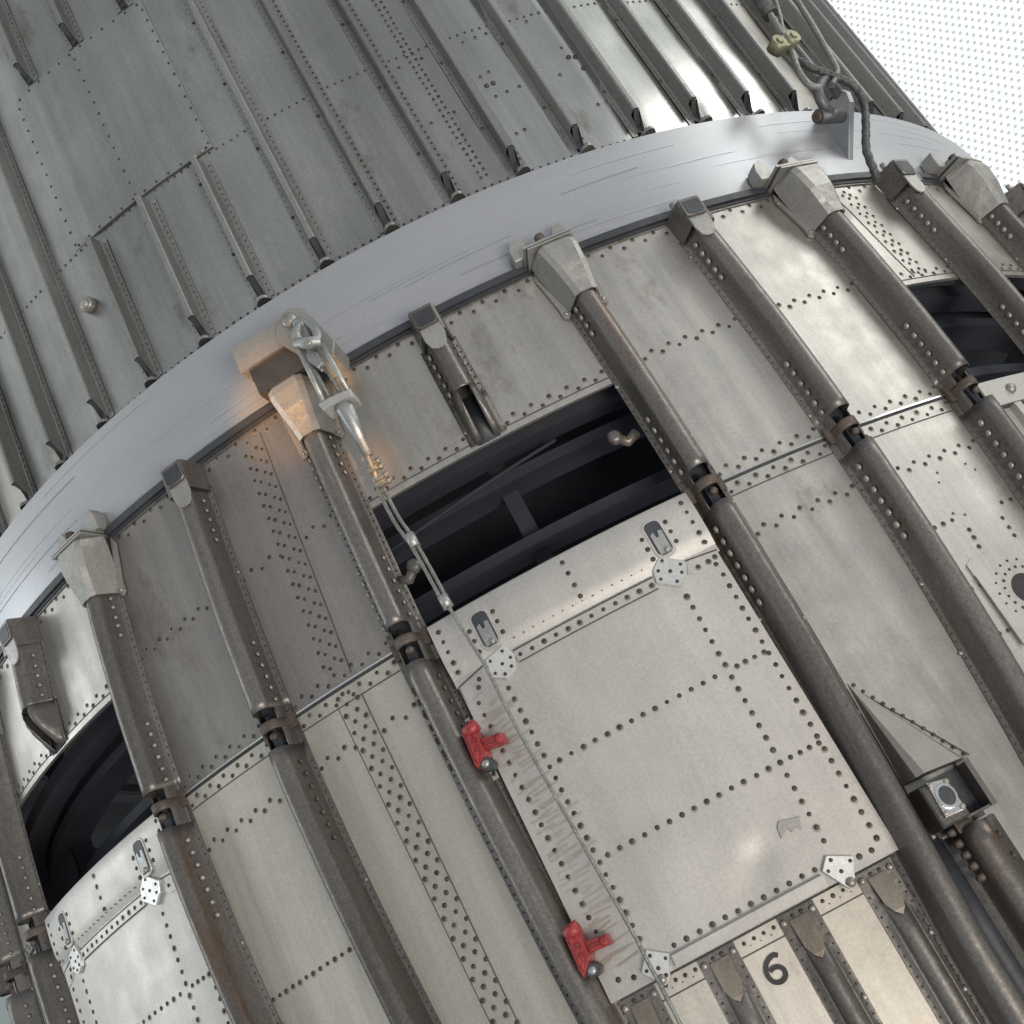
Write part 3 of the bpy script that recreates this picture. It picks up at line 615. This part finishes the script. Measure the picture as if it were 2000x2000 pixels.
mb.build('ring_shell', [M['ring'], mat('ring_scratch', (.20, .215, .24), (.25, .265, .29), .3, .5), mat('ring_scuff', (.42, .44, .47), (.50, .52, .55), .5, .35)], ringo)
mb = MB(); mb.sheet(-pi*.99, pi*.99, .8136, .8170, .93, .990, 200, 1, 0); mb.build('ring_gasket', [M['dark']], ringo)
# block and lug carrying the left cable
mb = MB(); mb.box(-.1665, -.1020, .998, 1.0420, .7235, .7545, 0, 4); mb.build('anchor_block', [M['cast']], ringo, bevel=.0008)
mb = MB(); lugp = [(-0.1184, 0.7294), (-0.1121, 0.7447), (-0.1006, 0.7563), (-0.0900, 0.7558), (-0.0800, 0.7480), (-0.0751, 0.7310), (-0.0660, 0.6924), (-0.0728, 0.6805), (-0.0899, 0.6842), (-0.1052, 0.7046)]
mb.prism(lugp, .998, 1.0470, 0, .0012); lb = (-0.0972, 0.7421); mb.dome(lb[0], 1.047, lb[1], .0085, .007, 1, 14); mb.build('anchor_lug', [M['cast'], M['bolt']], ringo)
# radial gusset lug carrying the right shackle
mb = MB(); TL = .6120
side = [(.995, .8020), (1.046, .7960), (1.050, .7870), (1.046, .7740), (.995, .7230)]
n = len(side); q = [[P(TL+dt, r, z) for r, z in side] for dt in (-.0045, .0045)]
mb.loft(q, 0, False); mb.build('lifting_lug', [M['ring']], ringo, bevel=.0015)

# ================================================================== UPPER STAGE
upper = thing('upper_rocket_stage', 'upper riveted rocket stage with close set thin ribs above the painted ring', 'rocket stage')
RU = .965; TU, DU = -.3833, .0848; UH = .0145
ut = lambda u: TU+u*DU
UM = [M['uskin'], M['rivet'], M['line'], M['polish'], M['skin'], M['bolt'], M['halo']]
big = [(0.2348, 0.9830), (0.2442, 0.9839), (0.3532, 0.9892), (0.3614, 0.9868), (0.3623, 0.9661)]
sml = [(0.2384, 1.0592), (0.2559, 1.0606), (0.2720, 1.0613), (0.2341, 0.9999), (0.2471, 1.0028), (0.2540, 0.9650), (0.2714, 0.9664), (0.2379, 0.9635), (0.2343, 0.9007), (0.2463, 0.9019), (0.3320, 1.0642), (0.3519, 1.0068), (0.3290, 0.9666), (0.3509, 0.9066), (0.3633, 0.9072), (0.1482, 0.9600), (0.1491, 1.0578), (0.1808, 1.0573), (0.1805, 0.9621)]
for u in range(-13, 21):
    mb = MB(); mb.halo = 6; mm = 0 if u < 7 else 3
    if u in (12,): mm = 4
    if u == 6: mm = 0
    if u < -2: mm = 4
    amp = .0022 if u < 6 else .0046
    mb.sheet(ut(u), ut(u+1), .812, 2.1, RU-.004, RU, 12, 60, mm, amp, u*1.9+31, 9.)
    a, b = ut(u)+UH+.002, ut(u+1)-UH-.002
    row(mb, (a, .8420), (b, .8420), 6, .0018, RU)
    row(mb, (a, 1.0725), (b, 1.0725), 6, .0016, RU)
    if u == 6:
        for i in range(60): 
            z = .857+.0096*i; mb.dome(.1655+.0045*0, RU, z, .0020, .0010); mb.dome(.1735, RU, z+.0012, .0020, .0010)
    if u == 12:
        for i in range(60):
            z = .857+.0096*i; s = (z-.86)/.23
            mb.dome(.7125+.005*s, RU, z, .0019, .0010); mb.dome(.7235+.008*s, RU, z+.003, .0019, .0010)
    for p in sml:
        if ut(u) < p[0] < ut(u+1): mb.dome(p[0], RU, p[1], .0021, .0012)
    for p in big:
        if ut(u) < p[0] < ut(u+1): mb.dome(p[0], RU, p[1], .0033, .0022)
    mb.build('skin_panel', UM, upper)
mb = MB(); mb.sheet(ut(21), 2*pi+ut(-13), .812, 2.1, RU-.004, RU, 50, 3, 0); mb.build('rear_skin', [M['uskin']], upper)
mb = MB(); mb.sheet(-1.55, 1.55, .8150, .8320, .93, RU+.0040, 160, 1, 0); mb.sheet(-1.55, 1.55, .8170, .8225, .95, .9850, 160, 1, 0); mb.build('base_flange', [M['brown']], upper)
UPR = [(-UH, .0010), (-.0072, .0010), (-.0066, .0018), (-.0050, .0185), (-.0036, .0205), (.0016, .0205), (.0030, .0188), (.0044, .0018), (.0050, .0010), (UH-.002, .0010)]
def uhat(mb, c, z0, z1):
    n = max(2, int((z1-z0)/.04)); zz = [z0+.021+(z1-z0-.021)*i/n for i in range(0, n+1)]
    mb.grid([[P(c+t, RU+h, z) for t, h in UPR] for i, z in enumerate(zz)], 0, False)
    for part in (UPR[:3], UPR[-3:]): mb.grid([[P(c+t, RU+h, z) for t, h in part] for z in (z0-.004, z0+.021)], 0, False)
    mb.grid([[P(c+t, RU+min(h, .0105), z) for t, h in ((-.0066, .0018), (-.0058, hh))] for z, hh in ((z0, .004), (z0+.021, .0180))], 0, False)
    mb.grid([[P(c+t, RU+h, z) for t, h in ((.0044, .0018), (.0037, hh))] for z, hh in ((z0, .004), (z0+.021, .0180))], 0, False)
for u in range(-12, 21):
    c = ut(u); mb = MB()
    spans = [(.848, 1.0620), (1.3600, 2.1)] if u in (1, 2, 3) else [(.848, 2.1)]
    for z0, z1 in spans:
        uhat(mb, c, z0, z1)
        # dark sheet painting the mouth's shade where the crest is cut back
        mb.grid([[P(c+t, RU+.0030, z0-.002), P(c+t, RU+.0030, z0+.010), P(c+t*.75, RU+.0186, z0+.0216)] for t in (-.0052, .0034)], 3, False)
        n = int((min(z1, 1.5)-z0)/.0096)
        for i in range(n):
            z = z0+.0096*(i+.5); mb.dome(c+UH-.0052, RU+.001, z, .0019 if u in (5, 6, 7, 8, -2, 12) else .0012, .0008, 1, 6); mb.dome(c-UH+.0034, RU+.001, z, .0009, .0006, 1, 5)
            if i % 12 == 7: mb.dome(c-UH+.003, RU+.001, z+.003, .0022, .0016, 1, 8)
    mb.build('stringer', [M['ustr'], M['rivet'], M['bolt'], M['dark']], upper)
    mb = MB()                                                  # half round foot under each rib
    poly = [(c-.0145+.029*i/12, 0) for i in range(13)]
    for zz, mi in ((.8330, 0), (.8365, 0)): pass
    outer = [P(c+.0100*cos(pi*i/12), RU+.004+.0165*sin(pi*i/12), .8335) for i in range(13)]
    out2 = [v+Vector((0, 0, .0040*S)) for v in outer]
    b0 = mb.grid([outer, out2], 0, False); mb.face(list(reversed(range(b0, b0+13))), 1); mb.face(range(b0+13, b0+26), 0)
    mb.build('rib_foot', [M['ustr'], M['brown']], upper)
    if False: pass
# doubler patch
mb = MB(); mb.sheet(-.3330, -.1050, 1.0765, 1.3520, RU+.0003, RU+.0022, 16, 16, 0, .0010, 77., 8.)
for t in (-.3310, -.2245, -.1090): row(mb, (t, 1.3350), (t+.001, 1.0850), 13, .0018, RU+.0022)
row(mb, (-.325, 1.0805), (-.113, 1.0805), 12, .0017, RU+.0022); row(mb, (-.325, 1.3480), (-.113, 1.3480), 12, .0019, RU+.0022)
seamline(mb, (-.333, 1.0760), (-.105, 1.0760), RU, .0010); seamline(mb, (-.333, 1.353), (-.105, 1.353), RU, .0008)
for p in ((-.130, 1.0790), (-.222, 1.0795), (-.312, 1.0790), (-.119, 1.0795)): mb.dome(p[0], RU+.002, p[1], .0034, .003, 3)
mb.build('doubler_patch', [M['uskin'], M['rivet'], M['line'], M['bolt']], upper)
kn = (-0.3432, 0.9941)
mb = MB(); mb.tube([P(kn[0], RU, kn[1]), P(kn[0], RU+.012, kn[1])], .0098, 0, 20); mb.dome(kn[0], RU+.012, kn[1]-.002, .0068, .004, 1, 14); mb.build('vent_cap', [M['bolt'], M['cast']], upper)

# ================================================================== CABLES AND SHACKLES
def cr_(pts, n=6):
    out = []
    for i in range(len(pts)-1):
        p0, p1, p2, p3 = [Vector(pts[max(0, min(len(pts)-1, i+q))]) for q in (-1, 0, 1, 2)]
        for j in range(n):
            u = j/n; out.append(.5*((2*p1)+(-p0+p2)*u+(2*p0-5*p1+4*p2-p3)*u*u+(-p0+3*p1-3*p2+p3)*u**3))
    out.append(Vector(pts[-1])); return out
def PP(p, r): return P(p[0], r, p[1])
rig = thing('tension_cable', 'steel tension cable with shackle and tapered grip running down over the hatch', 'cable')
RC = 1.062
mb = MB()
mb.tube(cr_([PP((-0.0900, 0.7243), 1.056), PP((-0.0933, 0.7107), 1.066), PP((-0.0934, 0.6964), 1.070), PP((-0.0880, 0.6884), 1.072), PP((-0.0801, 0.6869), 1.070), PP((-0.0762, 0.6936), 1.066), PP((-0.0766, 0.7091), 1.060), PP((-0.0807, 0.7246), 1.055)]), .0050, 0, 10)
mb.tube([PP((-0.0935, 0.7292), 1.053), PP((-0.0786, 0.7255), 1.053)], .0062, 0, 10)
mb.prism([(-0.0903, 0.7311), (-0.0822, 0.7281), (-0.0852, 0.7038), (-0.0950, 0.6998), (-0.0951, 0.7109)], 1.0500, 1.0560, 0, .001)
mb.build('shackle', [M['steel']], rig)
mb = MB(); mb.tube([PP((-0.0972, 0.6972), 1.072), PP((-0.0730, 0.6824), 1.072)], .0058, 0, 12); mb.dome(*(lambda p: (p[0], 1.078, p[1]))((-0.0843, 0.6845)), .0034, .003, 1, 10)
for a_, b_ in (((-0.0968, 0.6998), (-0.0987, 0.6236)), ((-0.0758, 0.6847), (-0.0732, 0.6191))): mb.tube([PP(a_, 1.070), PP(b_, 1.062)], .0030, 0, 8)
for a_, b_ in (((-0.0955, 0.6990), (-0.0934, 0.6295)), ((-0.0848, 0.6914), (-0.0825, 0.6280))): mb.tube([PP(a_, 1.058), PP(b_, 1.054)], .0022, 2, 8)
mb.prism([(-0.0954, 0.6880), (-0.0839, 0.6798), (-0.0829, 0.6656), (-0.0890, 0.6619), (-0.0953, 0.6771)], 1.056, 1.066, 0, .001)
mb.build('clevis_rods', [M['steel'], M['bolt'], M['wire']], rig)
mb = MB(); mb.prism([(-0.1026, 0.6215), (-0.0914, 0.6215), (-0.0798, 0.6200), (-0.0695, 0.6181), (-0.0699, 0.6080), (-0.0789, 0.6115), (-0.0918, 0.6126), (-0.1006, 0.6116)], 1.050, 1.0740, 0, .0016)
o = mb.build('yoke_bar', [M['white']], rig, bevel=.0005)
mb = MB(); mb.tube([PP((-0.0837, 0.6213), 1.062), PP((-0.0831, 0.6067), 1.062), PP((-0.0835, 0.5529), 1.055)], lambda f: [.0108, .0095, .0040][round(f*2)], 0, 14); mb.build('tapered_grip', [M['steel']], rig)
mb = MB()
mb.tube([PP((-0.0876, 0.5747), 1.052), PP((-0.0872, 0.5446), 1.048), PP((-0.0924, 0.5393), 1.045)], .0030, 0, 8)
A1 = [PP((-0.0852, 0.5541), 1.055), PP((-0.0868, 0.5435), 1.05), PP((-0.0885, 0.5305), 1.045)]
def strands(offs, pts, rad=.0020):
    for off in offs:
        q = [p+Vector((off*S, 0, off*.35*S)) for p in pts]; mb.tube(cr_(q, 10), rad, 0, 8, twist=.5)
strands((0,), A1, .0028)
strands((-.0028, .0028), [PP((-0.0885, 0.5355), 1.045), PP((-0.0899, 0.5113), 1.043), PP((-0.0891, 0.4819), 1.042), PP((-0.0853, 0.4587), 1.042)])
strands((-.0026, .0022), [PP((-0.0853, 0.4587), 1.042), PP((-0.0834, 0.4224), 1.042), PP((-0.0822, 0.3857), 1.042)])
strands((0,), [PP((-0.0822, 0.3857), 1.042), PP((-0.0796, 0.3540), 1.042), PP((-0.0766, 0.3156), 1.040), PP((-0.0762, 0.2530), 1.036), PP((-0.0717, 0.1553), 1.034), PP((-0.0669, 0.0606), 1.032), PP((-0.0664, 0.0299), 1.032), PP((-0.0656, -0.0281), 1.032), (PP((-0.0656, -0.0281), 1.032)+Vector((.0, 0, -.45)))], .0018)
mb.build('wire_rope', [M['wire']], rig)
for a_, b_ in (((-0.0851, 0.4651), (-0.0846, 0.4505)), ((-0.0827, 0.3938), (-0.0822, 0.3811))):
    mb = MB(); mb.tube([PP(a_, 1.042), PP(b_, 1.042)], .0052, 0, 10); mb.build('crimp_sleeve', [M['steel']], rig)
for (x, y, r) in (((-0.0842, 0.5426), 0, 1.048), ((-0.0837, 0.5262), 0, 1.045)):
    mb = MB(); c = x; mb.tube([P(c[0]-.008, r, c[1]-.001), P(c[0]+.004, r, c[1]+.001)], .0042, 0, 8)
    for dz in (-.0035, .0035): mb.tube([P(c[0]-.006, r+.003, c[1]+dz), P(c[0]+.009, r+.003, c[1]+dz+.001)], .0016, 1, 8); mb.tube([P(c[0]+.003, r+.003, c[1]+dz), P(c[0]+.0065, r+.003, c[1]+dz)], .0032, 1, 6)
    mb.build('wire_clip', [M['brass'], M['wire']], rig)

sl = thing('lifting_sling', 'weathered wire loops with a brass clamp hooked into a dark shackle on the ring lug', 'sling')
R2 = 1.05
mb = MB(); sp_ = [(0.5654, 0.7593), (0.5535, 0.7658), (0.5530, 0.7809), (0.5674, 0.7934), (0.5846, 0.7999), (0.6000, 0.7992), (0.6172, 0.7930)]
mb.tube(cr_([PP(p, r) for p, r in zip(sp_, (1.046, 1.052, 1.058, 1.060, 1.056, 1.046, 1.034))]), .0064, 0, 12); 
npn = (0.5671, 0.7583); mb.tube([P(npn[0]-.018, 1.040, npn[1]), P(npn[0]+.020, 1.040, npn[1])], .0090, 0, 14); mb.tube([P(npn[0]-.022, 1.040, npn[1]), P(npn[0]-.016, 1.040, npn[1])], .0065, 1, 12)
mb.build('bow_shackle', [mat('dark_shackle_steel', (.08, .085, .095), (.14, .145, .155), .6, .5, .1, 20, (1, 1, 1), .4, 60), M['rust']], sl)
mb = MB()
mb.tube(cr_([PP(p, 1.062) for p in ((0.5907, 0.9999), (0.5687, 0.9205), (0.5604, 0.8751), (0.5513, 0.8386), (0.5413, 0.8103), (0.5414, 0.7881), (0.5521, 0.7811))]), .0042, 0, 10)
mb.tube(cr_([PP(p, 1.064) for p in ((0.6407, 1.0021), (0.6278, 0.9401), (0.6176, 0.8857), (0.6060, 0.8352), (0.5992, 0.8102), (0.5862, 0.7949), (0.5709, 0.7828))]), .0040, 0, 10)
mb.tube(cr_([PP(p, 1.058) for p in ((0.6171, 0.9874), (0.5916, 0.9263), (0.5684, 0.8783), (0.5629, 0.8551), (0.5598, 0.8277), (0.5715, 0.8045))]), .0030, 0, 8, twist=.6)
mb.build('sling_wire', [M['wire']], sl)
mb = MB(); g1 = (0.5341, 0.8513); g2 = (0.5594, 0.8592)
for g in (g1, g2): mb.tube([P(g[0], 1.058, g[1]), P(g[0], 1.074, g[1])], .0098, 0, 16); mb.tube([P(g[0], 1.072, g[1]), P(g[0], 1.0765, g[1])], .0052, 0, 6)
mb.prism([(g1[0], g1[1]+.009), (g2[0], g2[1]+.009), (g2[0], g2[1]-.009), (g1[0], g1[1]-.009)], 1.056, 1.070, 0, .001); mb.build('brass_clamp', [M['brass']], sl)
mb = MB()
hk = [(0.5776, 0.9623), (0.5702, 0.9328), (0.5701, 0.9136)]
mb.tube([PP(p, 1.060) for p in hk], .010, 0, 10); mb.build('hook_end', [M['dwire']], sl)
mb = MB(); rp = [(0.5573, 0.8317), (0.5623, 0.8181), (0.5760, 0.8033), (0.5915, 0.7896), (0.6058, 0.7766), (0.6053, 0.7519), (0.5903, 0.7231), (0.5761, 0.6953), (0.5724, 0.6686), (0.5779, 0.6622)]
mb.tube(cr_([PP(p, r) for p, r in zip(rp, (1.060, 1.062, 1.064, 1.066, 1.064, 1.058, 1.052, 1.044, 1.038, 1.030))], 10), .0048, 0, 10, twist=.45)
tag(mb.build('rope', [M['dwire']]), 'dark twisted rope curving from the shackle down to a rib end', 'rope')

# ================================================================== BACKDROP: translucent cushion wall of the tower
def wallmat():
    m = bpy.data.materials.new('dotted_translucent_film'); m.use_nodes = True; nt = m.node_tree; N = nt.nodes; L = nt.links
    for n in list(N): N.remove(n)
    out = N.new('ShaderNodeOutputMaterial'); em = N.new('ShaderNodeEmission'); uv = N.new('ShaderNodeUVMap'); uv.uv_map = 'film'
    sep = N.new('ShaderNodeSeparateXYZ'); L.new(uv.outputs[0], sep.inputs[0])
    def mth(op, a, b=None):
        n = N.new('ShaderNodeMath'); n.operation = op
        for i, x in enumerate((a, b)):
            if x is None: continue
            if isinstance(x, (int, float)): n.inputs[i].default_value = x
            else: L.new(x, n.inputs[i])
        return n.outputs[0]
    p = PITCH; q = p*1.732
    def cell(off):
        u = mth('MULTIPLY', mth('SUBTRACT', mth('FRACT', mth('ADD', mth('DIVIDE', sep.outputs[0], p), off)), .5), p)
        v = mth('MULTIPLY', mth('SUBTRACT', mth('FRACT', mth('ADD', mth('DIVIDE', sep.outputs[1], q), off)), .5), q)
        return mth('SQRT', mth('ADD', mth('MULTIPLY', u, u), mth('MULTIPLY', v, v)))
    d = mth('MINIMUM', cell(0.), cell(.5))
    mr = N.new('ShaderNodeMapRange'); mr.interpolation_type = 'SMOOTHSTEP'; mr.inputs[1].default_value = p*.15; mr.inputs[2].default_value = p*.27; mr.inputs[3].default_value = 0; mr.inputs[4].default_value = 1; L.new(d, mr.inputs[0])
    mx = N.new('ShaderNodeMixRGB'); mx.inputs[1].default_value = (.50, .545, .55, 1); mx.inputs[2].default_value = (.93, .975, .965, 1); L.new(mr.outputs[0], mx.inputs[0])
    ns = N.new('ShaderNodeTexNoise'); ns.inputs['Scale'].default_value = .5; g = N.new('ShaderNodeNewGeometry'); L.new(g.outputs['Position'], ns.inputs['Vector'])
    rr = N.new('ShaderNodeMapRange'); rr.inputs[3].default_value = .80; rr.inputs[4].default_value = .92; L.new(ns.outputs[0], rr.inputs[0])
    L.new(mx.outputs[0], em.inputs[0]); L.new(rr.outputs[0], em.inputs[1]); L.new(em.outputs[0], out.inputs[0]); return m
PITCH = .058
RW = 4.2*S
me_v = []; me_f = []; uvs = []
cw = []
def wall_piece(a0, a1, z0, z1, bulge):
    nA, nZ = 30, 20; base = len(me_v)
    for i in range(nZ+1):
        for j in range(nA+1):
            t = a0+(a1-a0)*j/nA; z = z0+(z1-z0)*i/nZ; e = 16*(i/nZ)*(1-i/nZ)*(j/nA)*(1-j/nA)
            r = RW+bulge*(e**.5); me_v.append((r*sin(t), -r*cos(t), z)); uvs.append((t*RW, z))
    for i in range(nZ):
        for j in range(nA):
            a = base+i*(nA+1)+j; me_f.append((a, a+1, a+nA+2, a+nA+1))
ZB = 3.05
A0 = .84
for j in range(8):
    a0 = A0+j*(2*pi-2*A0)/8; a1 = A0+(j+1)*(2*pi-2*A0)/8
    wall_piece(a0, a1, ZB, 9.5, .35)
me = bpy.data.meshes.new('cushion_wall'); me.from_pydata(me_v, [], me_f); ul = me.uv_layers.new(name='film')
for l in me.loops: ul.data[l.index].uv = uvs[l.vertex_index]
for p_ in me.polygons: p_.use_smooth = True
me.materials.append(wallmat()); wo = bpy.data.objects.new('cushion_wall', me); COL.objects.link(wo)
tag(wo, 'bright white translucent wall covered in tiny grey dots behind the rocket', 'wall')
mb = MB(); mb.sheet(A0, 2*pi-A0, -3.0/S, (ZB-.02)/S, 4.15, 4.25, 80, 4, 0)
tag(mb.build('gallery_wall', [mat('pale_green_wall', (.40, .46, .45), (.45, .51, .50), 0, .7)]), 'pale grey green plain wall below the dotted white wall', 'wall')
